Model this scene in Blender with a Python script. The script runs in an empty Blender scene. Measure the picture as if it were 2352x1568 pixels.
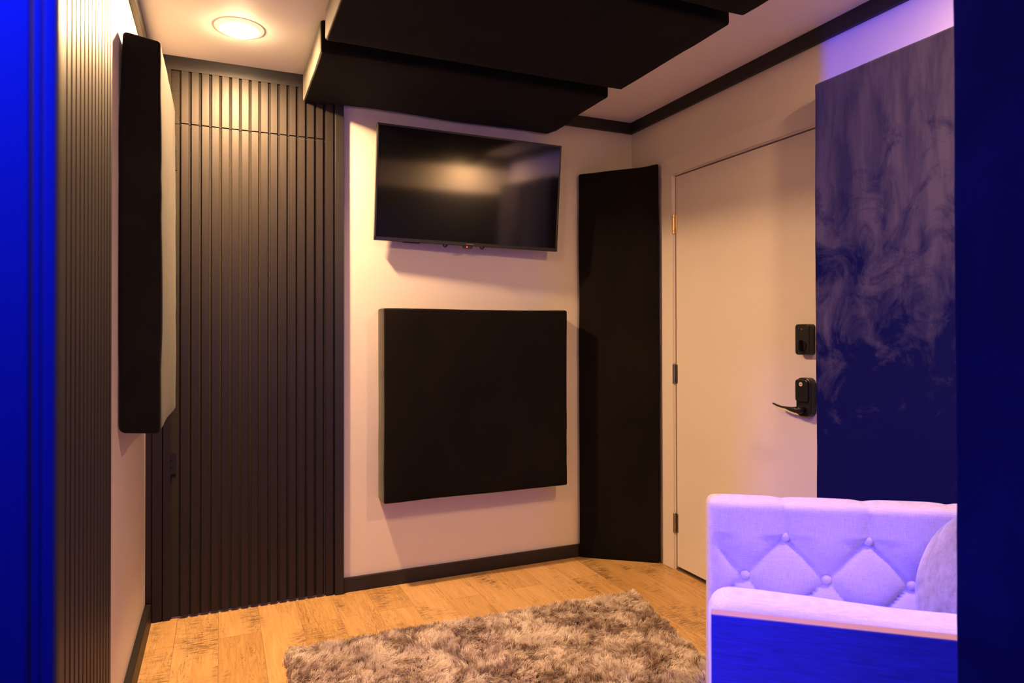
import bpy, bmesh, math, random
import numpy as np
from mathutils import Vector, Matrix, noise

random.seed(7)
rng = np.random.default_rng(7)
scene = bpy.context.scene
COL = scene.collection

# ------------------------------------------------------------------ materials
class NT:
    def __init__(s, name):
        s.m = bpy.data.materials.new(name); s.m.use_nodes = True
        s.t = s.m.node_tree; s.n = s.t.nodes; s.n.clear()
        s.out = s.n.new('ShaderNodeOutputMaterial')
        s.p = s.n.new('ShaderNodeBsdfPrincipled')
        s.t.links.new(s.p.outputs[0], s.out.inputs[0])
    def link(s, a, b): s.t.links.new(a, b)
    def coord(s, scale=(1, 1, 1), rot=(0, 0, 0), kind='Object'):
        c = s.n.new('ShaderNodeTexCoord'); m = s.n.new('ShaderNodeMapping')
        m.inputs['Scale'].default_value = scale; m.inputs['Rotation'].default_value = rot
        s.link(c.outputs[kind], m.inputs[0]); return m.outputs[0]
    def noise(s, v, scale, detail=3, rough=.5, dist=0):
        n = s.n.new('ShaderNodeTexNoise'); n.inputs['Scale'].default_value = scale
        n.inputs['Detail'].default_value = detail; n.inputs['Roughness'].default_value = rough
        n.inputs['Distortion'].default_value = dist
        s.link(v, n.inputs['Vector']); return n.outputs['Fac']
    def wave(s, v, scale, dist=0, direction='X'):
        n = s.n.new('ShaderNodeTexWave'); n.bands_direction = direction
        n.inputs['Scale'].default_value = scale; n.inputs['Distortion'].default_value = dist
        s.link(v, n.inputs['Vector']); return n.outputs['Fac']
    def ramp(s, f, stops):
        r = s.n.new('ShaderNodeValToRGB'); e = r.color_ramp.elements
        while len(e) < len(stops): e.new(.5)
        for k, (p, c) in zip(e, stops):
            k.position = p
            k.color = (c, c, c, 1) if isinstance(c, (int, float)) else (*c, 1)
        s.link(f, r.inputs[0]); return r.outputs[0]
    def math(s, op, a, b=None, clamp=False):
        n = s.n.new('ShaderNodeMath'); n.operation = op; n.use_clamp = clamp
        for i, v in enumerate((a, b)):
            if v is None: continue
            if isinstance(v, (int, float)): n.inputs[i].default_value = v
            else: s.link(v, n.inputs[i])
        return n.outputs[0]
    def mix(s, f, a, b, mode='MIX'):
        n = s.n.new('ShaderNodeMix'); n.data_type = 'RGBA'; n.blend_type = mode
        for i, v in ((0, f), (6, a), (7, b)):
            if isinstance(v, tuple): n.inputs[i].default_value = (*v, 1)
            elif isinstance(v, (int, float)): n.inputs[i].default_value = v
            else: s.link(v, n.inputs[i])
        return n.outputs[2]
    def bump(s, h, strength=.3, dist=.002):
        b = s.n.new('ShaderNodeBump'); b.inputs['Strength'].default_value = strength
        b.inputs['Distance'].default_value = dist
        s.link(h, b.inputs['Height']); s.link(b.outputs[0], s.p.inputs['Normal'])
    def set(s, **k):
        for a, v in k.items():
            i = s.p.inputs[a.replace('_', ' ')]
            if isinstance(v, (int, float)): i.default_value = v
            elif isinstance(v, tuple): i.default_value = (*v, 1) if len(v) == 3 else v
            else: s.link(v, i)
        return s

def simple(name, col, rough=.5, metal=0, spec=.5, **k):
    t = NT(name); t.set(Base_Color=col, Roughness=rough, Metallic=metal)
    t.p.inputs['Specular IOR Level'].default_value = spec
    t.set(**k); return t.m

def mat_wall(name, col, rough=.55):
    t = NT(name); v = t.coord()
    f = t.noise(v, 2.2, 3)
    c = t.mix(t.ramp(f, [(.3, 0), (.7, 1)]), tuple(x * .95 for x in col), col)
    t.set(Base_Color=c, Roughness=rough); t.bump(t.noise(v, 260, 2), .08, .001)
    t.p.inputs['Specular IOR Level'].default_value = .3
    return t.m

def mat_fabric(name, col, col2, sheen=.4, streak=(1, 1, 1), scale=6, rough=.9, contrast=(.35, .65)):
    t = NT(name); v = t.coord(scale=streak)
    f = t.noise(v, scale, 6, .62, .4)
    c = t.mix(t.ramp(f, [(contrast[0], 0), (contrast[1], 1)]), col, col2)
    t.set(Base_Color=c, Roughness=rough, Sheen_Weight=sheen, Sheen_Roughness=.45)
    t.p.inputs['Specular IOR Level'].default_value = .02 if sheen == 0 else .15
    t.bump(t.noise(t.coord(), 900, 1), .25, .001)
    return t.m

def mat_slat():
    t = NT('slat_wood'); v = t.coord(scale=(60, 60, 1.2))
    f = t.noise(v, 6, 5, .6)
    c = t.mix(f, (.007, .005, .0045), (.016, .011, .010))
    t.set(Base_Color=c, Roughness=t.ramp(f, [(.2, .42), (.8, .56)])); t.bump(f, .15, .0006)
    t.p.inputs['Specular IOR Level'].default_value = .34
    return t.m

def mat_floor():
    t = NT('floor_laminate')
    v = t.coord(rot=(0, 0, math.radians(90)))
    b = t.n.new('ShaderNodeTexBrick'); t.link(v, b.inputs['Vector'])
    b.offset = .37; b.offset_frequency = 2
    b.inputs['Scale'].default_value = 1; b.inputs['Brick Width'].default_value = 1.25
    b.inputs['Row Height'].default_value = .162; b.inputs['Mortar Size'].default_value = .0012
    b.inputs['Mortar Smooth'].default_value = .3; b.inputs['Bias'].default_value = 0
    b.inputs['Color1'].default_value = (.0, .0, .0, 1); b.inputs['Color2'].default_value = (1, 1, 1, 1)
    b.inputs['Mortar'].default_value = (.5, .5, .5, 1)
    plank = b.outputs['Color']; seam = b.outputs['Fac']
    # offset the grain of each plank
    off = t.n.new('ShaderNodeVectorMath'); off.operation = 'MULTIPLY_ADD'
    t.link(plank, off.inputs[0]); off.inputs[1].default_value = (3.1, 7.7, 1.3)
    t.link(t.coord(), off.inputs[2])
    def mapped(sc):
        m = t.n.new('ShaderNodeMapping'); m.inputs['Scale'].default_value = sc
        t.link(off.outputs[0], m.inputs[0]); return m.outputs[0]
    grain = t.noise(mapped((14, 1.1, 1)), 4, 6, .62, 1.2)
    base = t.ramp(grain, [(.25, (.37, .20, .06)), (.5, (.52, .325, .12)), (.75, (.66, .45, .20))])
    base = t.mix(.34, base, t.mix(plank, (.46, .245, .085), (.76, .47, .22)))
    # scattered dark cross-grain scuffs and grain lines
    area = t.ramp(t.noise(mapped((5.5, 1.9, 1)), 1.25, 3, .55), [(.50, 0), (.64, 1)])
    scr = t.ramp(t.noise(mapped((12, 75, 1)), 1.6, 4, .7, .6), [(.46, 0), (.6, 1)])
    scuff = t.math('MULTIPLY', area, scr)
    area2 = t.ramp(t.noise(mapped((6, 1.2, 1)), 1.7, 3, .5), [(.47, 0), (.58, 1)])
    line = t.ramp(t.noise(mapped((26, 2.2, 1)), 1.6, 5, .65, 1.8), [(.485, 0), (.5, 1), (.515, 0)])
    crack = t.math('MULTIPLY', area2, line)
    dark = t.math('MAXIMUM', t.math('MULTIPLY', scuff, .8), t.math('MULTIPLY', crack, .95))
    c = t.mix(dark, base, (.055, .03, .018))
    c = t.mix(t.math('MULTIPLY', seam, .5), c, (.16, .08, .03))
    t.set(Base_Color=c, Roughness=t.ramp(grain, [(.2, .38), (.8, .5)]))
    t.bump(t.math('SUBTRACT', grain, seam), .12, .001)
    return t.m

def mat_velvet():
    t = NT('brushed_velvet')
    v = t.coord(scale=(1, 5.0, 1.0))
    streak = t.noise(v, 3.2, 6, .62, .3)
    v2 = t.coord()
    blotch = t.noise(v2, 5.5, 7, .7, .8)
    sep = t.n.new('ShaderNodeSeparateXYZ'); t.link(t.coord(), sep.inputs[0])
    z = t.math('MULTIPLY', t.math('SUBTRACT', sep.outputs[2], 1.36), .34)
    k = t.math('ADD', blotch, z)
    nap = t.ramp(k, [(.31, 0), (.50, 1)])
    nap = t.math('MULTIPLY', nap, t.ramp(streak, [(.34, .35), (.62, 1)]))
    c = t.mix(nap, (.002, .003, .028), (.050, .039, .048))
    t.set(Base_Color=c, Roughness=.85, Sheen_Weight=t.math('MULTIPLY', nap, .3), Sheen_Roughness=.5)
    t.p.inputs['Specular IOR Level'].default_value = .1
    t.bump(t.noise(t.coord(), 700, 2), .3, .001)
    return t.m

def mat_linen():
    t = NT('cream_linen'); 
    a = t.noise(t.coord(scale=(14, 14, 420)), 2.2, 3, .7); b = t.noise(t.coord(scale=(300, 300, 14)), 2.2, 3, .7)
    f = t.math('MULTIPLY', t.math('ADD', a, b), .5)
    c = t.mix(t.ramp(f, [(.35, 0), (.65, 1)]), (.46, .42, .44), (.70, .65, .67))
    t.set(Base_Color=c, Roughness=.9, Sheen_Weight=.25); t.bump(f, .35, .0012)
    t.p.inputs['Specular IOR Level'].default_value = .2
    return t.m

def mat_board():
    t = NT('blue_lit_wood_grain'); f = t.noise(t.coord(scale=(6, 6, 90)), 3, 6, .65, .5)
    c = t.mix(t.ramp(f, [(.3, 0), (.7, 1)]), (.010, .018, .085), (.025, .04, .18))  # blue of the lamp light put into the dark wood colour
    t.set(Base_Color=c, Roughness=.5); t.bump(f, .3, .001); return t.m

def mat_pile():
    t = NT('shag_pile')
    v = t.coord(); f = t.noise(v, 5.2, 5, .66, .6)
    a = t.n.new('ShaderNodeAttribute'); a.attribute_name = 'tone'
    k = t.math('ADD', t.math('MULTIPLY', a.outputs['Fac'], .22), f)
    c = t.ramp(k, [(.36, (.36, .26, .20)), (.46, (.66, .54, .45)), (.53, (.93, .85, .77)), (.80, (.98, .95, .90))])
    t.set(Base_Color=c, Roughness=.6, Sheen_Weight=.3)
    tr = t.n.new('ShaderNodeBsdfTranslucent'); t.link(c, tr.inputs[0]); mx = t.n.new('ShaderNodeMixShader'); mx.inputs[0].default_value = .42
    t.link(t.p.outputs[0], mx.inputs[1]); t.link(tr.outputs[0], mx.inputs[2]); t.link(mx.outputs[0], t.out.inputs[0])
    return t.m

def emis(name, col, s):
    t = NT(name); t.set(Base_Color=col, Emission_Color=col, Emission_Strength=s); return t.m

M = dict(
    wall=mat_wall('painted_wall', (.71, .655, .60)), ceil=mat_wall('painted_ceiling', (.88, .85, .80), .6),
    trim_white=mat_wall('painted_trim', (.73, .675, .62), .4),
    trim_black=simple('black_trim', (.008, .006, .0055), .5), slat=mat_slat(),
    felt=mat_fabric('black_felt', (.010, .009, .008), (.030, .026, .022), .3, scale=420, contrast=(.4, .6)),
    black=mat_fabric('black_fabric', (.0022, .0017, .0015), (.0048, .0038, .0034), .03, scale=5),
    black2=mat_fabric('black_fabric_dusty', (.0025, .0015, .0013), (.0058, .0035, .0030), .02, scale=4, streak=(1, 1, .6)),
    blacklit=mat_fabric('black_fabric_lit_side', (.010, .010, .0085), (.021, .020, .0165), .06, scale=12),  # lamp-lit side of the black wall panel, its sheen put into the colour
    velvet=mat_velvet(), litceil=mat_fabric('ceiling_fabric_lit_side', (.045, .040, .032), (.10, .09, .07), .3, scale=9), litsquare=mat_fabric('wall_fabric_lit_side', (.012, .010, .009), (.035, .030, .026), .15, scale=9), velvetdark=mat_fabric('dark_velvet', (.0008, .0014, .009), (.0025, .003, .017), .0, scale=4, contrast=(.45,.75)), linen=mat_linen(), board=mat_board(), pile=mat_pile(), floor=mat_floor(),  # lighter ceiling and square-panel fabrics: lamp-lit sides, sheen put into colour
    boardedge=simple('worn_board_edge', (.36, .22, .115), .7),
    plastic=simple('black_plastic', (.012, .012, .012), .32), hardware=simple('black_metal', (.014, .013, .013), .35, .3),
    screen=simple('screen_glass', (.002, .002, .002), .085, 0, 1.0),
    brass=simple('satin_nickel', (.62, .50, .33), .3, 1), steel=simple('grey_metal', (.35, .33, .31), .35, 1),
    grey=mat_fabric('grey_plush', (.17, .155, .17), (.28, .26, .28), .6, scale=40),
    room=simple('dark_paint', (.03, .03, .035), .7), leaf=simple('dark_door_paint', (.012, .014, .04), .85, 0, .15),
    cream=simple('cream_enamel', (.75, .68, .5), .4), rugback=simple('rug_backing', (.22, .16, .12), .9),
    led=emis('red_led', (1, .02, .01), 12), halorim=emis('halo_rim', (1, .74, .46), 1.0), lensdim=emis('lamp_lens_dim', (1, .70, .38), 5), lens=emis('lamp_lens', (1, .70, .38), 210),
    bluelens=emis('blue_lens', (.0, .01, 1), 6),
)

# ------------------------------------------------------------------ helpers
def link(name, bm_or_me, mat, parent=None, smooth=False):
    if isinstance(bm_or_me, bmesh.types.BMesh):
        me = bpy.data.meshes.new(name); bmesh.ops.recalc_face_normals(bm_or_me, faces=bm_or_me.faces[:])
        bm_or_me.to_mesh(me); bm_or_me.free()
    else: me = bm_or_me
    if mat: me.materials.append(mat)
    if smooth: me.polygons.foreach_set('use_smooth', [True] * len(me.polygons))
    o = bpy.data.objects.new(name, me); COL.objects.link(o)
    if parent is not None: o.parent = parent
    return o

def empty(name, loc, rz=0):
    o = bpy.data.objects.new(name, None); COL.objects.link(o)
    o.location = loc; o.rotation_euler = (0, 0, rz); o.empty_display_size = .05; return o

def tag(o, label, cat, group=None):
    o['label'] = label; o['category'] = cat
    if group: o['group'] = group
    return o

def struct(o): o['kind'] = 'structure'; return o

def box(bm, x0, x1, y0, y1, z0, z1, bev=0, seg=2, mtx=None):
    g = bmesh.ops.create_cube(bm, size=1)['verts']
    T = Matrix.Translation(((x0 + x1) / 2, (y0 + y1) / 2, (z0 + z1) / 2)) @ Matrix.Diagonal((abs(x1 - x0), abs(y1 - y0), abs(z1 - z0), 1))
    bmesh.ops.transform(bm, matrix=T, verts=g)
    if bev:
        es = list({e for v in g for e in v.link_edges})
        r = bmesh.ops.bevel(bm, geom=es, offset=bev, segments=seg, affect='EDGES', profile=.5)
        g = list({v for f in r['faces'] for v in f.verts} | {v for v in g if v.is_valid})
    if mtx is not None: bmesh.ops.transform(bm, matrix=mtx, verts=g)
    return g

def bx(name, dims, mat, parent=None, bev=0):
    bm = bmesh.new(); box(bm, *dims, bev=bev); return link(name, bm, mat, parent)

def cyl(bm, a, b, r, n=24, r2=None):
    a, b = Vector(a), Vector(b); d = b - a
    q = d.to_track_quat('Z', 'Y').to_matrix().to_4x4()
    return bmesh.ops.create_cone(bm, cap_ends=True, segments=n, radius1=r, radius2=r if r2 is None else r2, depth=d.length,
                                 matrix=Matrix.Translation((a + b) / 2) @ q)['verts']

def tube(bm, pts, rad, n=12):
    pts = [Vector(p) for p in pts]; rings = []
    for i, p in enumerate(pts):
        t = (pts[min(i + 1, len(pts) - 1)] - pts[max(i - 1, 0)]).normalized()
        up = Vector((0, 0, 1)) if abs(t.z) < .9 else Vector((0, 1, 0))
        s = t.cross(up).normalized(); u = s.cross(t)
        r = rad[i] if isinstance(rad, (list, tuple)) else rad
        ra, rb = r if isinstance(r, tuple) else (r, r)
        rings.append([bm.verts.new(p + s * math.cos(a) * ra + u * math.sin(a) * rb) for a in [2 * math.pi * k / n for k in range(n)]])
    for A, B in zip(rings, rings[1:]):
        for k in range(n): bm.faces.new((A[k], A[(k + 1) % n], B[(k + 1) % n], B[k]))
    bm.faces.new(rings[0][::-1]); bm.faces.new(rings[-1])

def soft_box(dims, r=.012, step=.06, amp=.003, freq=3.0, seed=0, fn=None):
    """fabric-wrapped panel: a rounded box with a dense skin that is slightly uneven"""
    x0, x1, y0, y1, z0, z1 = dims; lo = Vector((x0, y0, z0)); hi = Vector((x1, y1, z1))
    r = min(r, min(hi - lo) * .49)
    def ax(a, b):
        k = [a, a + r * .12, a + r * .35, a + r * .65, a + r]
        n = max(1, int((b - a - 2 * r) / step)); k += [a + r + (b - a - 2 * r) * i / n for i in range(1, n)]
        return k + [b - r, b - r * .65, b - r * .35, b - r * .12, b]
    A = [ax(lo[i], hi[i]) for i in range(3)]
    bm = bmesh.new(); cache = {}
    def V(i, j, k):
        if (i, j, k) not in cache: cache[(i, j, k)] = bm.verts.new((A[0][i], A[1][j], A[2][k]))
        return cache[(i, j, k)]
    n = [len(a) - 1 for a in A]
    for d in range(3):
        u, v = [q for q in range(3) if q != d]
        for e in (0, n[d]):
            for i in range(n[u]):
                for j in range(n[v]):
                    c = []
                    for (p, q) in ((i, j), (i + 1, j), (i + 1, j + 1), (i, j + 1)):
                        idx = [0, 0, 0]; idx[d] = e; idx[u] = p; idx[v] = q; c.append(V(*idx))
                    bm.faces.new(c)
    off = Vector((seed * 3.7, seed * 1.3, seed * 2.1))
    for w in bm.verts:
        p = w.co.copy(); q = Vector([min(max(p[i], lo[i] + r), hi[i] - r) for i in range(3)])
        d = (p - q).normalized(); c = q + d * r
        c += d * amp * noise.noise(c * freq + off) + d * amp * .35 * noise.noise(c * freq * 5 + off)
        if fn: c = fn(c)
        w.co = c
    bmesh.ops.recalc_face_normals(bm, faces=bm.faces[:])
    return bm

def frame2(o, ang):
    """matrix of a local frame at o: local x runs along heading ang (degrees, clockwise from +Y)"""
    a = math.radians(ang); return Matrix.Translation(o) @ Matrix.Rotation(math.atan2(math.cos(a), math.sin(a)), 4, 'Z')

# ------------------------------------------------------------------ room shell
D, XR, XL, H = 3.257, 2.186, -.286, 2.44
YN = -2.0; XB = -2.0     # the unlit room the photo is taken from
bm = bmesh.new(); box(bm, XB - .1, XR + .9, YN - .1, D + .1, -.1, 0); struct(link('floor', bm, M['floor']))
struct(bx('ceiling', (XB - .1, XR + .1, YN - .1, D + .1, H, H + .1), M['ceil']))
struct(bx('wall_back', (XL - .1, XR + .1, D, D + .1, 0, H), M['wall']))
# right wall with the door opening (y 1.94 .. 2.862, z < 2.056)
bm = bmesh.new()
box(bm, XR, XR + .1, YN, 1.940, 0, H); box(bm, XR, XR + .1, 2.862, D, 0, H); box(bm, XR, XR + .1, 1.940, 2.862, 2.056, H)
struct(link('wall_right', bm, M['wall']))
struct(bx('wall_left', (XL - .1, XL, .62, D, 0, H), M['wall']))
# front partition between the two rooms: header, left return, right pier
PY0, PY1, PXR = .50, .62, .9990
bm = bmesh.new()
box(bm, PXR, XR, PY0, PY1, 0, 2.11, 0); box(bm, XB, -.125, PY0, PY1, 0, 2.11, 0); box(bm, XB, XR, PY0, PY1, 2.11, H)
wf = struct(link('wall_front', bm, M['room'])); wf.data.materials.append(M['wall'])
for f in wf.data.polygons:
    if f.center.z > 2.1101: f.material_index = 1
struct(bx('wall_rear', (XB - .1, XR + .1, YN - .1, YN, 0, H), M['room']))
struct(bx('wall_side', (XB - .1, XB, YN, PY0, 0, H), M['room']))

# crown boards
cb, ct = 2.379, .02
struct(bx('trim_1', (XL, XR, D - ct, D, cb, H), M['trim_black'], bev=.0015))
struct(bx('trim_2', (XR - ct, XR, PY1, D - ct, cb, H), M['trim_black'], bev=.0015))
struct(bx('trim_3', (XL, XL + ct, PY1, D - ct, cb, H), M['trim_black'], bev=.0015))
struct(bx('trim_4', (XL + ct, XR - ct, PY1, PY1 + ct, 2.335, H), M['trim_black'], bev=.0015))
# baseboards
struct(bx('baseboard_back', (.545, XR, D - .016, D, 0, .068), M['trim_black'], bev=.002))
struct(bx('baseboard_left', (XL, XL + .024, 1.862, D - .03, 0, .086), M['trim_black'], bev=.002))
struct(bx('baseboard_right', (XR - .012, XR, PY1, 1.85, 0, .068), M['trim_black'], bev=.002))
# door casing on the right wall: two legs and a mitred head
def casing():
    bm = bmesh.new(); t0, t1 = XR - .013, XR
    y0, y1, zt, w = 1.936, 2.866, 2.060, .092
    def prism(pts):
        a = [bm.verts.new((t0, y, z)) for y, z in pts]; b = [bm.verts.new((t1, y, z)) for y, z in pts]
        bm.faces.new(a); bm.faces.new(b[::-1])
        for i in range(len(a)): bm.faces.new((a[i], b[i], b[(i + 1) % len(a)], a[(i + 1) % len(a)]))
    g = .0006
    prism([(y1, .0), (y1 + w, .0), (y1 + w, zt + w), (y1, zt)])
    prism([(y0, .0), (y0 - w, .0), (y0 - w, zt + w), (y0, zt)])
    prism([(y0, zt + g), (y0 - w, zt + w + g), (y1 + w, zt + w + g), (y1, zt + g)])
    es = [e for e in bm.edges if all(abs(v.co.x - t0) < 1e-5 for v in e.verts)]
    bmesh.ops.bevel(bm, geom=es, offset=.0025, segments=2, affect='EDGES')
    return bm
struct(link('trim_5', casing(), M['trim_white']))

# the white door with hinges, deadbolt and lever lock
door = empty('door_1', (XR, 2.855, 0)); struct(door)
def dpart(name, dims, mat, bev=0, par=None):
    bm = bmesh.new(); box(bm, *dims, bev=bev)
    bmesh.ops.translate(bm, verts=bm.verts[:], vec=(-XR, -2.855, 0)); return link(name, bm, mat, par or door)
dpart('door_leaf', (XR + .002, XR + .042, 1.946, 2.853, .020, 2.049), M['trim_white'], .0015)
dpart('door_stop', (XR + .044, XR + .06, 1.940, 2.862, 0, 2.056), M['trim_white'])
struct(dpart('threshold', (XR + .0, XR + .1, 1.940, 2.862, 0, .007), M['steel']))
for hz in (1.803, 1.021, .245):
    bm = bmesh.new(); c = (-.007, .007); y = c[1]
    for a, b in ((-.051, -.036), (-.0345, .031), (.0325, .048)):
        cyl(bm, (c[0], y, hz + a), (c[0], y, hz + b), .0072, 18)
    cyl(bm, (c[0], y, hz + .048), (c[0], y, hz + .053), .0058, 18, .003)
    box(bm, -.001, .004, -.012, .012, hz - .05, hz + .047)
    link('hinge', bm, M['brass'] if hz > 1.5 else M['steel'], door)
def rbox(dims, r, seg=5, lip=.004):
    """rounded-corner plate standing off the door; the face towards -x has a softened rim"""
    x0, x1, y0, y1, z0, z1 = dims; bm = bmesh.new(); rings = []
    for x, ins in ((x1, 0), (x0 + lip, 0), (x0 + lip * .35, lip * .3), (x0, lip)):
        q = max(r - ins, .001); ring = []
        for cy, cz, a0 in ((y1 - r, z1 - r, 0), (y0 + r, z1 - r, 90), (y0 + r, z0 + r, 180), (y1 - r, z0 + r, 270)):
            for k in range(seg + 1):
                a = math.radians(a0 + 90 * k / seg); ring.append(bm.verts.new((x, cy + q * math.cos(a), cz + q * math.sin(a))))
        rings.append(ring)
    for P, Q_ in zip(rings, rings[1:]):
        for k in range(len(P)): bm.faces.new((P[k], P[(k + 1) % len(P)], Q_[(k + 1) % len(P)], Q_[k]))
    bm.faces.new(rings[0]); bm.faces.new(rings[-1][::-1])
    return bm
def loc(bm): bmesh.ops.translate(bm, verts=bm.verts[:], vec=(-XR, -2.855, 0)); return bm
db = link('deadbolt', loc(rbox((XR - .034, XR + .004, 1.966, 2.036, 1.142, 1.266), .012)), M['plastic'], door)
bm = bmesh.new(); cyl(bm, (XR - .034, 1.999, 1.180), (XR - .038, 1.999, 1.180), .022, 28)
box(bm, XR - .056, XR - .036, 1.9945, 2.0035, 1.157, 1.203, bev=.003)
link('thumb_turn', loc(bm), M['hardware'], db, False)
bm = bmesh.new(); cyl(bm, (XR - .0335, 2.001, 1.246), (XR - .0350, 2.001, 1.246), .0035, 12); link('screw', loc(bm), M['steel'], db)
lk = link('lever_lock', loc(rbox((XR - .030, XR + .004, 1.962, 2.036, .893, 1.050), .026, 8)), M['plastic'], door)
link('battery_cover', loc(rbox((XR - .038, XR - .02, 1.970, 2.034, .953, 1.043), .012, 5)), M['plastic'], lk)
bm = bmesh.new(); cyl(bm, (XR - .037, 2.003, 1.024), (XR - .0392, 2.003, 1.024), .0085, 28); disc = link('logo_disc', loc(bm), M['cream'], lk)
tx = bpy.data.curves.new('logo_lettering', 'FONT'); tx.body = 'Yale'; tx.size = .0075; tx.align_x = 'CENTER'; tx.align_y = 'CENTER'; tx.extrude = .0002
to = bpy.data.objects.new('logo_lettering', tx); COL.objects.link(to); tx.materials.append(M['plastic'])
to.parent = lk; to.location = (-.0395, 2.003 - 2.855, 1.024); to.rotation_euler = (math.pi / 2, 0, -math.pi / 2)
bm = bmesh.new(); cyl(bm, (XR - .028, 2.000, .922), (XR - .058, 2.000, .922), .0155, 24)
tube(bm, [(XR - .050, 1.997, .921), (XR - .053, 2.018, .920), (XR - .054, 2.042, .921), (XR - .054, 2.066, .925), (XR - .053, 2.090, .9255), (XR - .052, 2.116, .930), (XR - .050, 2.138, .936)],
     [(.009, .011), (.009, .0125), (.008, .009), (.0075, .005), (.0075, .0038), (.0075, .0038), (.006, .003)], 14)
link('lever', loc(bm), M['hardware'], lk, True)

# ------------------------------------------------------------------ slat wall with its jib door (back wall)
SY0, SY1 = D - .022, D - .009
def slat_boxes(bm, xs, z0, z1, w=.0290):
    for x in xs: box(bm, x, x + w, SY0, SY1, z0, z1, bev=.0008, seg=1)
seamz = 2.148; xs = [-.151 + .0407 * k for k in range(15)]
jd = empty('door_2', (-.19, D, 0)); struct(jd)
def J(bm): bmesh.ops.translate(bm, verts=bm.verts[:], vec=(.19, -D, 0)); return bm
bm = bmesh.new(); box(bm, -.186, .4555, SY1, D - .001, .008, seamz - .002); link('felt_backing', J(bm), M['felt'], jd)
bm = bmesh.new(); slat_boxes(bm, xs, .010, seamz - .002); link('slat_cladding', J(bm), M['slat'], jd)
for hz in (1.99, 1.452, .671):
    bm = bmesh.new()
    for a in (-.045, -.014, .017): cyl(bm, (-.1885, D - .014, hz + a), (-.1885, D - .014, hz + a + .028), .0055, 14)
    box(bm, -.188, -.168, D - .0125, D - .009, hz - .045, hz + .045)
    link('hinge', J(bm), M['hardware'], jd)
fx = empty('trim_6', (0, D, 0)); struct(fx)
def Fx(bm): bmesh.ops.translate(bm, verts=bm.verts[:], vec=(0, -D, 0)); return bm
bm = bmesh.new(); box(bm, -.286, -.1865, SY1 + .001, D, .002, cb); box(bm, -.188, .4575, SY1, D, seamz + .001, cb); box(bm, .4575, .508, SY1, D, .002, cb)
link('felt_backing', Fx(bm), M['felt'], fx)
bm = bmesh.new(); slat_boxes(bm, xs, seamz + .002, cb); slat_boxes(bm, [.4615], .002, cb, .034)
slat_boxes(bm, [-.2605], .0, cb, .0375); slat_boxes(bm, [-.2195], .0, cb, .0285); slat_boxes(bm, [-.2850], .086, cb, .0215)
link('slat_cladding', Fx(bm), M['slat'], fx)
bm = bmesh.new(); box(bm, .5025, .543, D - .030, D, 0, cb, bev=.001); link('edge_board', Fx(bm), M['trim_black'], fx)

# slatted strip on the left wall, nearer to the doorway
ls = empty('trim_7', (XL, 1.94, 0)); struct(ls)
def L(bm): bmesh.ops.translate(bm, verts=bm.verts[:], vec=(-XL, -1.94, 0)); return bm
bm = bmesh.new(); box(bm, XL, XL + .035, 1.327, 1.858, 0, H); link('felt_backing', L(bm), M['felt'], ls)
bm = bmesh.new()
for k in range(13): y = 1.3400 + .0407 * k; box(bm, XL + .035, XL + .050, y, y + .0295, 0, H, bev=.0008, seg=1)
link('slat_cladding', L(bm), M['slat'], ls)
bm = bmesh.new(); box(bm, XL, XL + .051, 1.18, 1.326, 0, H, bev=.002); link('edge_board', L(bm), M['slat'], ls)

# doorway casing on the near side of the partition
dc = empty('trim_8', (-.10, PY0, 0)); struct(dc)
def DC(bm): bmesh.ops.translate(bm, verts=bm.verts[:], vec=(.10, -PY0, 0)); return bm
for nm, a, b, y in (('inner_bead', -.0985, -.0918, .488), ('middle_bead', -.1045, -.0992, .490), ('outer_board', -.190, -.1052, .4885)):
    bm = bmesh.new(); box(bm, a, b, y, PY0 - .0005, 0, 2.109, bev=.0012); link(nm, DC(bm), M['leaf'], dc)
bm = bmesh.new(); box(bm, -.1245, -.119, PY0, PY1, 0, 2.109); link('jamb', DC(bm), M['leaf'], dc)

# ------------------------------------------------------------------ acoustic panels
def panel(name, label, dims, mat, base, nap=None, **k):
    bm = soft_box(dims, **k); bm.normal_update()
    for f in bm.faces:
        if nap and f.normal.x < -.75: f.material_index = 1  # lamp-side faces take the lighter colour, the light put into it
    bmesh.ops.translate(bm, verts=bm.verts[:], vec=-Vector(base))
    o = link(name, bm, mat, None, True); o.location = base
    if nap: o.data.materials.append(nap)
    return tag(o, label, 'acoustic panel')
def sag(c):
    if c.z < 2.36 and c.y > 3.0:
        c.z -= .012 * max(0, (c.y - 3.0) / .23) * (math.sin(c.x * 6.1 + .6) * .5 + .45)
        if c.x > 1.5: c.z -= .008 * (c.x - 1.5) / .14
    if c.y > 3.15 and c.x > 1.56: c.x -= .02 * (c.y - 3.15) / .08
    return c
cp = panel('ceiling_panel', 'black fabric ceiling panel against the back wall, above the television', (.357, 1.650, 2.640, 3.234, 2.318, 2.439), M['black'], (1, 2.94, 2.439), r=.014, amp=.006, freq=2.6, nap=M['litceil'], seed=1, fn=sag); cp['group'] = 'black ceiling panels'
cp = panel('ceiling_panel', 'wide black fabric ceiling panel in the middle of the row', (.360, 1.656, 1.848, 2.547, 2.320, 2.439), M['black'], (1, 2.2, 2.439), r=.012, amp=.004, nap=M['litceil'], seed=2); cp['group'] = 'black ceiling panels'
cp = panel('ceiling_panel', 'black fabric ceiling panel cut off by the top edge of the photo', (.362, 1.654, 1.190, 1.784, 2.320, 2.439), M['black'], (1, 1.5, 2.439), r=.012, amp=.004, nap=M['litceil'], seed=3); cp['group'] = 'black ceiling panels'

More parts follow.
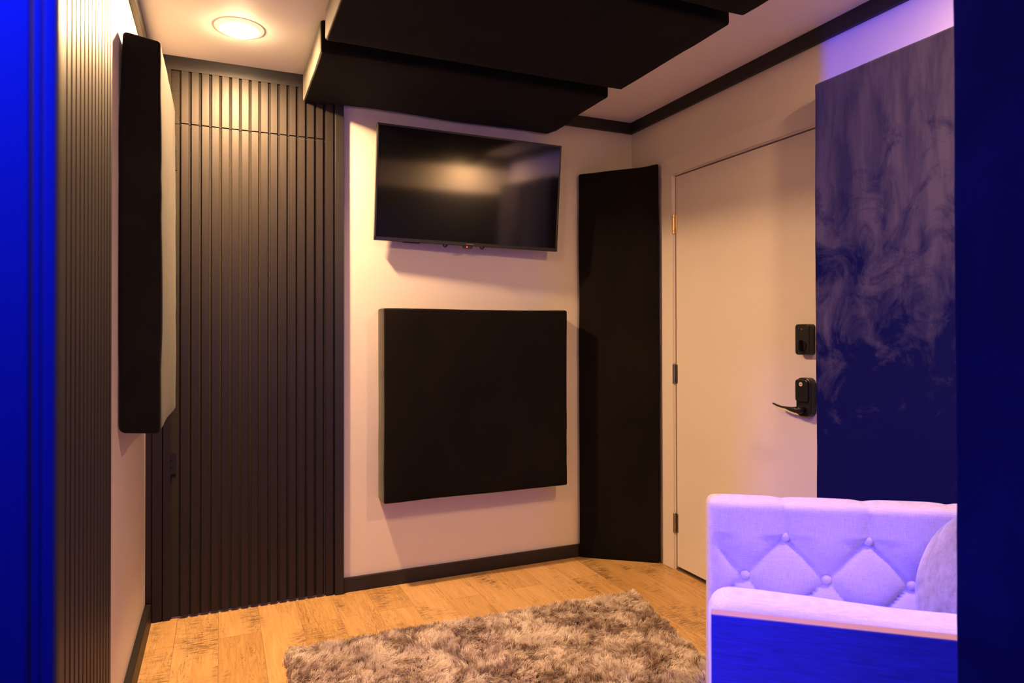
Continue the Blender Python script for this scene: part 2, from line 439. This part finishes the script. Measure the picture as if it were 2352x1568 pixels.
def lean(c):
    t = max(0, (c.z - 2.0) / .18)
    if c.x > XL + .05: c.z -= .014 * t
    c.x += .004 * math.sin(c.z * 9 + 1) * (1 if c.x < XL + .03 else 0) * t
    if c.z < 1.0 and c.x < XL + .05: c.z += .012 * (1 - (c.x - XL) / .05)
    return c
bm = soft_box((XL + .001, -.165, 2.375, 3.10, .914, 2.180), r=.018, amp=.007, freq=2.2, seed=4, fn=lean)
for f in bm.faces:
    if f.normal.x > .75: f.material_index = 1  # face towards the lamp gets the fabric with light in its colour
bmesh.ops.translate(bm, verts=bm.verts[:], vec=(-XL, -2.8, -.914))
wp = link('wall_panel', bm, M['black'], None, True); wp.data.materials.append(M['blacklit']); wp.location = (XL, 2.8, .914)
tag(wp, 'tall thick black fabric panel on the left wall, beside the slatted door', 'acoustic panel')
panel('wall_panel', 'square black fabric panel on the wall below the television', (.712, 1.690, 3.128, 3.2565, .430, 1.352), M['black2'], (1.2, D, .43), nap=M['litsquare'], r=.010, amp=.003, seed=5)
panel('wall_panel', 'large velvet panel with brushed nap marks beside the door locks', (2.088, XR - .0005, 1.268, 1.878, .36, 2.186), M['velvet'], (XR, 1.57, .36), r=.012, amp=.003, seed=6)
# corner panel, standing diagonally across the corner
A = Vector((1.818, 3.230, 0)); B = Vector((2.160, 2.966, 0)); dv = (B - A); Lc = dv.length; ang = math.atan2(dv.y, dv.x)
def cor(c):
    c.z += .022 * (c.x / Lc) * (c.z / 2.1)
    if c.z > 2.07 and c.x > Lc - .04: c.z += .008
    return c
bm = soft_box((0, Lc, 0, .027, .004, 2.112), r=.010, amp=.003, seed=8, fn=cor)
pn = link('corner_panel', bm, M['black2'], None, True); pn.location = A; pn.rotation_euler = (0, 0, ang)
tag(pn, 'tall narrow black fabric panel standing diagonally across the corner by the door', 'acoustic panel')

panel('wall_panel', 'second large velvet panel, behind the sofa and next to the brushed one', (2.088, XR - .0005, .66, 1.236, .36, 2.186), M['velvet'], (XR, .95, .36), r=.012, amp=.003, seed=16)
# velvet-covered pier at the doorway
panel('doorway_panel', 'dark velvet panel in blue light at the right edge of the photo', (.9755, .9985, .44, .634, .02, 2.10), M['velvetdark'], (1.0, .6, .02), r=.012, amp=.003, seed=9)

# ------------------------------------------------------------------ television
W_, H_ = .963, .553
yaw, tilt, roll = math.radians(-2.38), math.radians(4.34), math.radians(-.92)
r_ = Vector((math.cos(yaw), math.sin(yaw), 0)); n_ = Vector((math.sin(yaw), -math.cos(yaw), 0))
u_ = Vector((0, 0, 1)) * math.cos(tilt) + n_ * math.sin(tilt)
r2 = r_ * math.cos(roll) + u_ * math.sin(roll); u2 = -r_ * math.sin(roll) + u_ * math.cos(roll); f2 = r2.cross(u2)
tv = empty('wall_mounted_tv', (1.163, 3.145, 1.948))
tv.matrix_world = Matrix.Translation((1.163, 3.145, 1.948)) @ Matrix((( r2.x, -f2.x, u2.x, 0), (r2.y, -f2.y, u2.y, 0), (r2.z, -f2.z, u2.z, 0), (0, 0, 0, 1)))
tag(tv, 'black flat television tilted forward high on the white wall', 'television')
# local: x right, y into the wall, z up; face plane at y=0
bm = bmesh.new(); box(bm, -W_ / 2, W_ / 2, .002, .030, -H_ / 2, H_ / 2, bev=.004)
box(bm, -.36, .36, .028, .056, -.21, .14, bev=.01)
link('body', bm, M['plastic'], tv)
bm = bmesh.new(); b = .009; hb = .017
for d in ((-W_ / 2, W_ / 2, H_ / 2 - b, H_ / 2), (-W_ / 2, W_ / 2, -H_ / 2, -H_ / 2 + hb), (-W_ / 2, -W_ / 2 + b, -H_ / 2, H_ / 2), (W_ / 2 - b, W_ / 2, -H_ / 2, H_ / 2)):
    box(bm, d[0], d[1], -.001, .006, d[2], d[3], bev=.001, seg=1)
link('bezel', bm, M['plastic'], tv)
bx('screen', (-W_ / 2 + b, W_ / 2 - b, .0005, .004, -H_ / 2 + hb, H_ / 2 - b), M['screen'], tv)
def prismz(bm, pts, y0, y1):
    a = [bm.verts.new((x, y0, z)) for x, z in pts]; c = [bm.verts.new((x, y1, z)) for x, z in pts]
    bm.faces.new(a); bm.faces.new(c[::-1])
    for i in range(len(a)): bm.faces.new((a[i], c[i], c[(i + 1) % len(a)], a[(i + 1) % len(a)]))
z0 = -H_ / 2
bm = bmesh.new(); prismz(bm, [(-.012 - .027, z0), (-.012 + .027, z0), (-.012 + .021, z0 - .014), (-.012 - .021, z0 - .014)], .001, .014)
sn = link('sensor_housing', bm, M['plastic'], tv)
bm = bmesh.new(); cyl(bm, (-.017, .002, z0 - .006), (-.017, -.0008, z0 - .006), .0028, 12); link('led', bm, M['led'], sn)['label'] = 'red standby light'
for x in (-.128, .066):
    bm = bmesh.new(); tube(bm, [(x + .010 * math.cos(a), .012, z0 + .003 - .013 * math.sin(a)) for a in [math.pi * k / 10 for k in range(11)]], .0042, 8)
    link('cable_hook', bm, M['plastic'], tv, True)
bm = bmesh.new(); box(bm, -.335, -.255, .01, .05, z0 - .003, z0 + .002); link('port_cover', bm, M['plastic'], tv)
bm = bmesh.new(); box(bm, -.024, .018, -.0014, 0, z0 + .007, z0 + .0095); link('badge', bm, M['steel'], tv)
bm = bmesh.new(); box(bm, -.2, .2, .05, .062, -.12, .12); box(bm, -.12, .12, .058, .085, -.02, .08, bev=.004)
link('wall_bracket', bm, M['hardware'], tv)

# ------------------------------------------------------------------ downlights
def downlight(x, y, label, power, lens='lens'):
    t = empty('recessed_light', (x, y, H)); tag(t, label, 'ceiling light')
    bm = bmesh.new()
    R = [(.092, 0), (.090, -.004), (.075, -.009), (.062, -.010)]
    rings = [[bm.verts.new((r * math.cos(a), r * math.sin(a), z)) for a in [2 * math.pi * k / 40 for k in range(40)]] for r, z in R]
    for P, Q in zip(rings, rings[1:]):
        for k in range(40): bm.faces.new((P[k], P[(k + 1) % 40], Q[(k + 1) % 40], Q[k]))
    link('trim_ring', bm, M['halorim'], t, True)  # ring glow added to imitate the soft halo around the lens
    bm = bmesh.new(); bmesh.ops.create_uvsphere(bm, u_segments=32, v_segments=12, radius=.066)
    for v in bm.verts: v.co.z = -.004 + v.co.z * .40
    link('lens', bm, M[lens], t, True)
    l = bpy.data.lights.new('downlight', 'AREA'); l.shape = 'DISK'; l.size = .11; l.energy = power; l.color = (1, .57, .26)
    o = bpy.data.objects.new('downlight', l); COL.objects.link(o); o.parent = t; o.location = (0, 0, -.034)
    return t
downlight(.073, 2.847, 'glowing round downlight near the slatted door', 74)['group'] = 'round ceiling downlights'
downlight(-.13, 1.10, 'round downlight in front of the left wall slats', 26, 'lensdim')['group'] = 'round ceiling downlights'
downlight(1.765, .86, 'round downlight above the sofa corner', 33, 'lensdim')['group'] = 'round ceiling downlights'

def area(name, loc_, target, sx, sy, power, col, spread=math.pi):
    l = bpy.data.lights.new(name, 'AREA'); l.shape = 'RECTANGLE'; l.size = sx; l.size_y = sy; l.energy = power; l.color = col; l.spread = spread
    o = bpy.data.objects.new(name, l); COL.objects.link(o); o.location = loc_
    o.rotation_euler = (Vector(target) - Vector(loc_)).to_track_quat('-Z', 'Y').to_euler(); return o
# blue stage lamps in the next room, the small one an added helper
def stage_lamp(x, y, z, tgt, w, h, power, label, spread=math.pi):
    t = empty('stage_lamp', (x, y, 0)); tag(t, label, 'stage light', 'blue lamps on stands')
    d = (Vector(tgt) - Vector((x, y, z))).normalized(); q = d.to_track_quat('-Z', 'Y').to_matrix().to_4x4()
    mw = Matrix.Translation((0, 0, z)) @ q
    bm = bmesh.new(); box(bm, -w / 2 - .02, w / 2 + .02, -h / 2 - .02, h / 2 + .02, .004, .06, mtx=mw); link('housing', bm, M['plastic'], t)
    bm = bmesh.new(); box(bm, -w / 2, w / 2, -h / 2, h / 2, -.001, .003, mtx=mw); link('lens', bm, M['bluelens'], t)
    bm = bmesh.new(); cyl(bm, (0, 0, .3), (0, 0, z - h / 2 - .03) if False else (-d.x * .05, -d.y * .05, z), .014, 12); link('pole', bm, M['hardware'], t)
    for k in range(3):
        a = 2.1 * k + .5; bm = bmesh.new(); cyl(bm, (0, 0, .34), (.3 * math.cos(a), .3 * math.sin(a), .008), .009, 10); link('leg', bm, M['hardware'], t)
    l = bpy.data.lights.new('blue_light', 'AREA'); l.shape = 'RECTANGLE'; l.size = w; l.size_y = h; l.energy = power; l.color = (.008, .02, 1); l.spread = spread
    o = bpy.data.objects.new('blue_light', l); COL.objects.link(o); o.parent = t; o.matrix_local = mw @ Matrix.Translation((0, 0, -.006))
wl = empty('wall_lamp', (XL, 1.085, 0)); tag(wl, 'small unseen blue lamp on the left wall, hood added to cut its light', 'wall light')
bm = bmesh.new(); LX, LY, LZ = XL + .011, 1.085, 1.30; fx1 = .0725; dy = (1.916 - LY) / (XR - LX); dz = (2.44 - LZ) / (XR - LX)
def quadbox(a, b, c, d, th):
    q = [bm.verts.new(p) for p in (a, b, c, d)]; w_ = [bm.verts.new(Vector(p) + Vector(th)) for p in (a, b, c, d)]
    bm.faces.new(q); bm.faces.new(w_[::-1])
    for k in range(4): bm.faces.new((q[k], w_[k], w_[(k + 1) % 4], q[(k + 1) % 4]))
yf = LY - .0 + dy * (fx1 - .011); zf = LZ + dz * (fx1 - .011)
quadbox((0, yf - 1.085, LZ - .10), (fx1, yf - 1.085, LZ - .10), (fx1, yf - 1.085, zf + .003), (0, yf - 1.085, zf + .003), (0, .003, 0))
quadbox((0, yf - 1.085, zf), (fx1, yf - 1.085, zf), (fx1, -.09, zf), (0, -.09, zf), (0, 0, .003))
box(bm, 0, .006, -.09, yf - 1.085, LZ - .10, zf)
link('light_cut_hood', bm, M['plastic'], wl)  # hood added to cut the blue light along wall and ceiling
pl = bpy.data.lights.new('blue_light', 'POINT'); pl.shadow_soft_size = .0008; pl.energy = 320; pl.color = (.004, .015, 1)
po_ = bpy.data.objects.new('blue_light', pl); COL.objects.link(po_); po_.parent = wl; po_.location = (.011, 0, LZ)
stage_lamp(.55, -1.1, 1.55, (.6, 3, 1.3), .12, .9, 12, 'tall blue lamp bar on a stand in the next room')
stage_lamp(-.42, .22, 1.86, (-.17, .49, 1.50), .03, .03, 20, 'little unseen blue lamp added to brighten the doorway casing', 1.2)  # added lamp, out of view, brightens the top of the casing
# daylight-blue spill under the white door
area('door_spill', (XR + .5, 2.4, .25), (XR, 2.4, 0), .5, .2, .6, (.2, .4, 1))

# ------------------------------------------------------------------ sofa
HF, HN = -55.5, -50.5
FO = Vector((1.395, 1.649, 0))                       # far arm: inner front edge
NO = Vector((.842, .998, 0))                         # near arm: outer front edge
dF = Vector((.8241, -.5664, 0)); pF = Vector((.5664, .8241, 0))
a_ = math.radians(129.5); dN = Vector((math.sin(a_), math.cos(a_), 0)); pN = Vector((-dN.y, dN.x, 0))
sofa = empty('sofa', (1.35, 1.15, 0)); SB = Vector((1.35, 1.15, 0))
tag(sofa, 'cream linen sofa with button-tufted inner sides, lit blue', 'sofa')
def to_world(bm, O, d, p):
    for v in bm.verts: v.co = O + d * v.co.x + p * v.co.y + Vector((0, 0, v.co.z)) - SB
    bmesh.ops.recalc_face_normals(bm, faces=bm.faces[:]); return bm
DS, U0, Z1, Z2, ZT = .2345, .216, .610, .487, .720
def tuft(s, z):
    """puff height of the buttoned face"""
    dz = (Z1 - Z2)
    u = (s - U0) / DS
    if z > Z1:
        g = abs(math.sin(math.pi * u)); k = min(1, (z - Z1) / .09)
        h = g ** (.30) * (1 - .45 * k) + .45 * k
        return h * (1 if z < ZT - .03 else 1)
    v = (z - Z1) / dz / 2
    a, b = u / 1 + v, u - v
    return (abs(math.sin(math.pi * a)) * abs(math.sin(math.pi * b))) ** .38
# far arm: a rounded block whose inner face (local y = 0) is tufted
def arm_far(c):
    if c.y < .02 and c.z > .30:
        e = min(1, max(0, c.x) / .05) if c.x < .05 else 1
        k = max(0, 1 - max(0, c.y) / .02)
        c.y -= (.034 * tuft(c.x, c.z) - .022) * k * e
    if c.z > ZT - .03:
        u = (c.x - U0) / DS
        c.z -= .006 * (1 - abs(math.sin(math.pi * u))) ** 3
    return c
bm = soft_box((-.012, .775, 0, .090, .085, ZT), r=.024, step=.009, amp=.0015, seed=11, fn=arm_far)
link('arm', to_world(bm, FO, dF, pF), M['linen'], sofa, True)['label'] = 'button-tufted far arm'
btns = [(U0 + DS * k, Z1) for k in range(2)] + [(U0 + DS * (k - .5), Z2) for k in range(3)]
for s, z in btns:
    bm = bmesh.new(); bmesh.ops.create_uvsphere(bm, u_segments=20, v_segments=12, radius=.0145)
    for v in bm.verts: v.co.y = v.co.y * .6 + .012; v.co.x += s; v.co.z += z
    link('button', to_world(bm, FO, dF, pF), M['linen'], sofa, True)
# near arm
def arm_near(c):
    if c.z > .64: c.z += -.010 * max(0, c.x) / .45 + .003 * math.sin(c.x * 14)
    return c
bm = soft_box((-.004, .62, .030, .150, .085, .717), r=.042, step=.03, amp=.004, seed=12, fn=arm_near)
link('arm', to_world(bm, NO, dN, pN), M['linen'], sofa, True)
# seat and back (between the arms; local frame of the far arm, y negative towards the near arm)
bm = soft_box((.015, .70, -.66, -.012, .16, .30), r=.02, amp=.002, seed=13); link('seat_base', to_world(bm, FO, dF, pF), M['linen'], sofa, True)
bm = soft_box((.0, .71, -.66, -.022, .30, .42), r=.035, amp=.004, seed=14); link('seat_cushion', to_world(bm, FO, dF, pF), M['linen'], sofa, True)
bm = soft_box((  .70, .768, -.70, .02, .085, .725), r=.03, amp=.003, seed=15); link('backrest', to_world(bm, FO, dF, pF), M['linen'], sofa, True)
for (x, y) in ((.03, .06), (.66, .06), (.03, -.70), (.62, -.70)):
    bm = bmesh.new(); cyl(bm, (x, y, .0095), (x, y, .088), .016, 16, .022); link('leg', to_world(bm, FO, dF, pF), M['trim_black'], sofa, True)

# grey cushion inside the sofa
bm = bmesh.new(); n = 40
def cush(u, v, sgn):
    k = (max(0, 1 - abs(u) ** 2.6) * max(0, 1 - abs(v) ** 2.6)) ** .5
    f = 1 - .06 * (1 - abs(u)) * abs(v) ; g = 1 - .06 * (1 - abs(v)) * abs(u)
    rr_ = math.hypot(u, v); mx = max(abs(u), abs(v)); sq = mx / rr_ if rr_ > 1e-6 else 1
    f = g = (1 - .0) * (sq ** .62)
    return (u * .175 * g, sgn * .066 * k, v * .175 * f)
grid = {}
for sgn in (1, -1):
    for i in range(n + 1):
        for j in range(n + 1):
            edge = i in (0, n) or j in (0, n)
            key = (i, j, 0 if edge else sgn)
            if key not in grid: grid[key] = bm.verts.new(cush(-1 + 2 * i / n, -1 + 2 * j / n, sgn))
    for i in range(n):
        for j in range(n):
            q = []
            for (a, b2) in ((i, j), (i + 1, j), (i + 1, j + 1), (i, j + 1)):
                edge = a in (0, n) or b2 in (0, n); q.append(grid[(a, b2, 0 if edge else sgn)])
            bm.faces.new(q)
cu = link('cushion', bm, M['grey'], None, True)
cc = FO + dF * .595 - pF * .24; b_ = math.radians(20)
zz = Vector((dF.x * math.sin(b_), dF.y * math.sin(b_), math.cos(b_))); xx = pF; yy = zz.cross(xx)
cu.matrix_world = Matrix(((xx.x, yy.x, zz.x, cc.x), (xx.y, yy.y, zz.y, cc.y), (xx.z, yy.z, zz.z, .590), (0, 0, 0, 1)))
tag(cu, 'grey plush cushion leaning in the corner of the cream sofa', 'cushion')

# dark wood-grain board standing against the near arm
bd = empty('wooden_board', NO + dN * .2); tag(bd, 'dark wood-grain board with worn tan top edge standing against the sofa arm', 'board')
def tb(bm):
    for v in bm.verts: v.co = NO + dN * v.co.x + pN * v.co.y + Vector((0, 0, v.co.z)) - (NO + dN * .2)
    bmesh.ops.recalc_face_normals(bm, faces=bm.faces[:]); return bm
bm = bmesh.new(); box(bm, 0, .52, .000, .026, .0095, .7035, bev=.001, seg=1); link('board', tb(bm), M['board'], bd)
bm = bmesh.new(); box(bm, 0, .52, .0005, .0255, .7033, .7055, bev=.0006, seg=1); link('edge_strip', tb(bm), M['boardedge'], bd)

# ------------------------------------------------------------------ shag rug
rug = empty('shag_rug', (.9, 1.8, 0)); tag(rug, 'taupe and cream shaggy rug on the wood floor', 'rug')
Q = [Vector(q) for q in ((.235, 2.712), (1.778, 2.647), (1.44, .90), (.165, .95))]
RB = Vector((.9, 1.8))
bm = bmesh.new()
lo_ = [bm.verts.new((q.x - RB.x, q.y - RB.y, .001)) for q in Q]; hi_ = [bm.verts.new((q.x - RB.x, q.y - RB.y, .009)) for q in Q]
bm.faces.new(lo_); bm.faces.new(hi_[::-1])
for i in range(4): bm.faces.new((lo_[i], hi_[i], hi_[(i + 1) % 4], lo_[(i + 1) % 4]))
link('backing', bm, M['rugback'], rug)
def pile():
    NC = 12000
    s = rng.random(NC); t = rng.random(NC) ** 1.25
    q = [np.array((v.x, v.y)) for v in Q]
    P = ((1 - s)[:, None] * q[0] + s[:, None] * q[1]) * (1 - t)[:, None] + ((1 - s)[:, None] * q[3] + s[:, None] * q[2]) * t[:, None]
    keep = np.ones(NC, bool)
    for (x, y) in ((.03, .06), (.66, .06), (.03, -.70), (.62, -.70)):
        c = FO + dF * x + pF * y; keep &= np.hypot(P[:, 0] - c.x, P[:, 1] - c.y) > .05
    lx = (P[:, 0] - NO.x) * dN.x + (P[:, 1] - NO.y) * dN.y; ly = (P[:, 0] - NO.x) * pN.x + (P[:, 1] - NO.y) * pN.y
    keep &= ~((lx > -.04) & (lx < .56) & (ly > -.04) & (ly < .06))
    P = P[keep]; NC = len(P)
    # smooth flow field for the lean of each tuft
    ang = np.array([noise.noise(Vector((x * 4.5, y * 4.5, 0))) * 5.0 + noise.noise(Vector((x * 14, y * 14, 5))) * 2.5 for x, y in P])
    mag = np.array([.5 + .7 * noise.noise(Vector((x * 9, y * 9, 9))) for x, y in P])
    hgt = .024 + .011 * rng.random(NC)
    S = 18; N = NC * S
    ci = np.repeat(np.arange(NC), S)
    a = ang[ci] + rng.normal(0, .45, N); m = np.clip(mag[ci] + rng.normal(0, .2, N), .05, 1.3)
    h = hgt[ci] * (.8 + .35 * rng.random(N))
    jit = rng.normal(0, .0058, (N, 2))
    base = np.c_[P[ci] + jit - [RB.x, RB.y], np.full(N, .007)]
    lean = np.c_[np.cos(a), np.sin(a), np.zeros(N)]
    side = np.c_[-np.sin(a), np.cos(a), np.zeros(N)] * .0011
    tw = rng.uniform(0, math.pi, N); side = np.c_[np.cos(tw), np.sin(tw), np.zeros(N)] * .0015
    up = np.array([0, 0, 1.0])
    mid = base + lean * (h * m * .35)[:, None] + up * (h * .55)[:, None]
    tip = base + lean * (h * m * 1.05)[:, None] + up * (h * np.clip(1.02 - .42 * m, .35, 1))[:, None] - np.c_[jit * .55, np.zeros(N)]
    V = np.stack([base - side, base + side, mid - side * 1.1, mid + side * 1.1, tip], 1).reshape(-1, 3)
    k = np.arange(N)[:, None] * 5
    quads = (k + np.array([0, 1, 3, 2])).reshape(-1); tris = (k + np.array([2, 3, 4])).reshape(-1)
    me = bpy.data.meshes.new('pile'); me.vertices.add(len(V)); me.vertices.foreach_set('co', V.ravel())
    me.loops.add(len(quads) + len(tris)); me.polygons.add(2 * N)
    li = np.concatenate([quads, tris]); me.loops.foreach_set('vertex_index', li)
    st = np.concatenate([np.arange(N) * 4, 4 * N + np.arange(N) * 3]); me.polygons.foreach_set('loop_start', st)
    at = me.attributes.new('tone', 'FLOAT', 'POINT')
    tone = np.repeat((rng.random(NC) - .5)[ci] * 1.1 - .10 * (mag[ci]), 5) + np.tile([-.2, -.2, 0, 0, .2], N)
    at.data.foreach_set('value', tone.astype(np.float32))
    me.update(); me.validate(); return me
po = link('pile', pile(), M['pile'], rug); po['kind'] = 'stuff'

# ------------------------------------------------------------------ world, camera
w = bpy.data.worlds.new('world'); scene.world = w; w.use_nodes = True
w.node_tree.nodes['Background'].inputs[0].default_value = (.35, .25, .45, 1); w.node_tree.nodes['Background'].inputs[1].default_value = .008
cam = bpy.data.cameras.new('camera'); co = bpy.data.objects.new('camera', cam); COL.objects.link(co); scene.camera = co
yw, pt, rl = math.radians(23.667), math.radians(.4587), math.radians(-.1194)
fw0 = Vector((math.sin(yw), math.cos(yw), 0)); rt0 = Vector((math.cos(yw), -math.sin(yw), 0)); Z = Vector((0, 0, 1))
fw = fw0 * math.cos(pt) + Z * math.sin(pt); up = -fw0 * math.sin(pt) + Z * math.cos(pt)
rr = rt0 * math.cos(rl) + up * math.sin(rl); uu = -rt0 * math.sin(rl) + up * math.cos(rl)
co.matrix_world = Matrix(((rr.x, uu.x, -fw.x, 0), (rr.y, uu.y, -fw.y, 0), (rr.z, uu.z, -fw.z, 1.2278), (0, 0, 0, 1)))
cam.sensor_width = 36; cam.lens = 1536.14 / 2352 * 36; cam.shift_y = -28.92 / 2352; cam.clip_start = .02
cam.dof.use_dof = True; cam.dof.focus_distance = 3.0; cam.dof.aperture_fstop = 5.6

scene.view_settings.view_transform = 'Standard'; scene.view_settings.look = 'None'
scene.view_settings.exposure = 0; scene.cycles.use_denoising = True
scene.cycles.max_bounces = 8; scene.cycles.diffuse_bounces = 5; scene.cycles.sample_clamp_indirect = 6
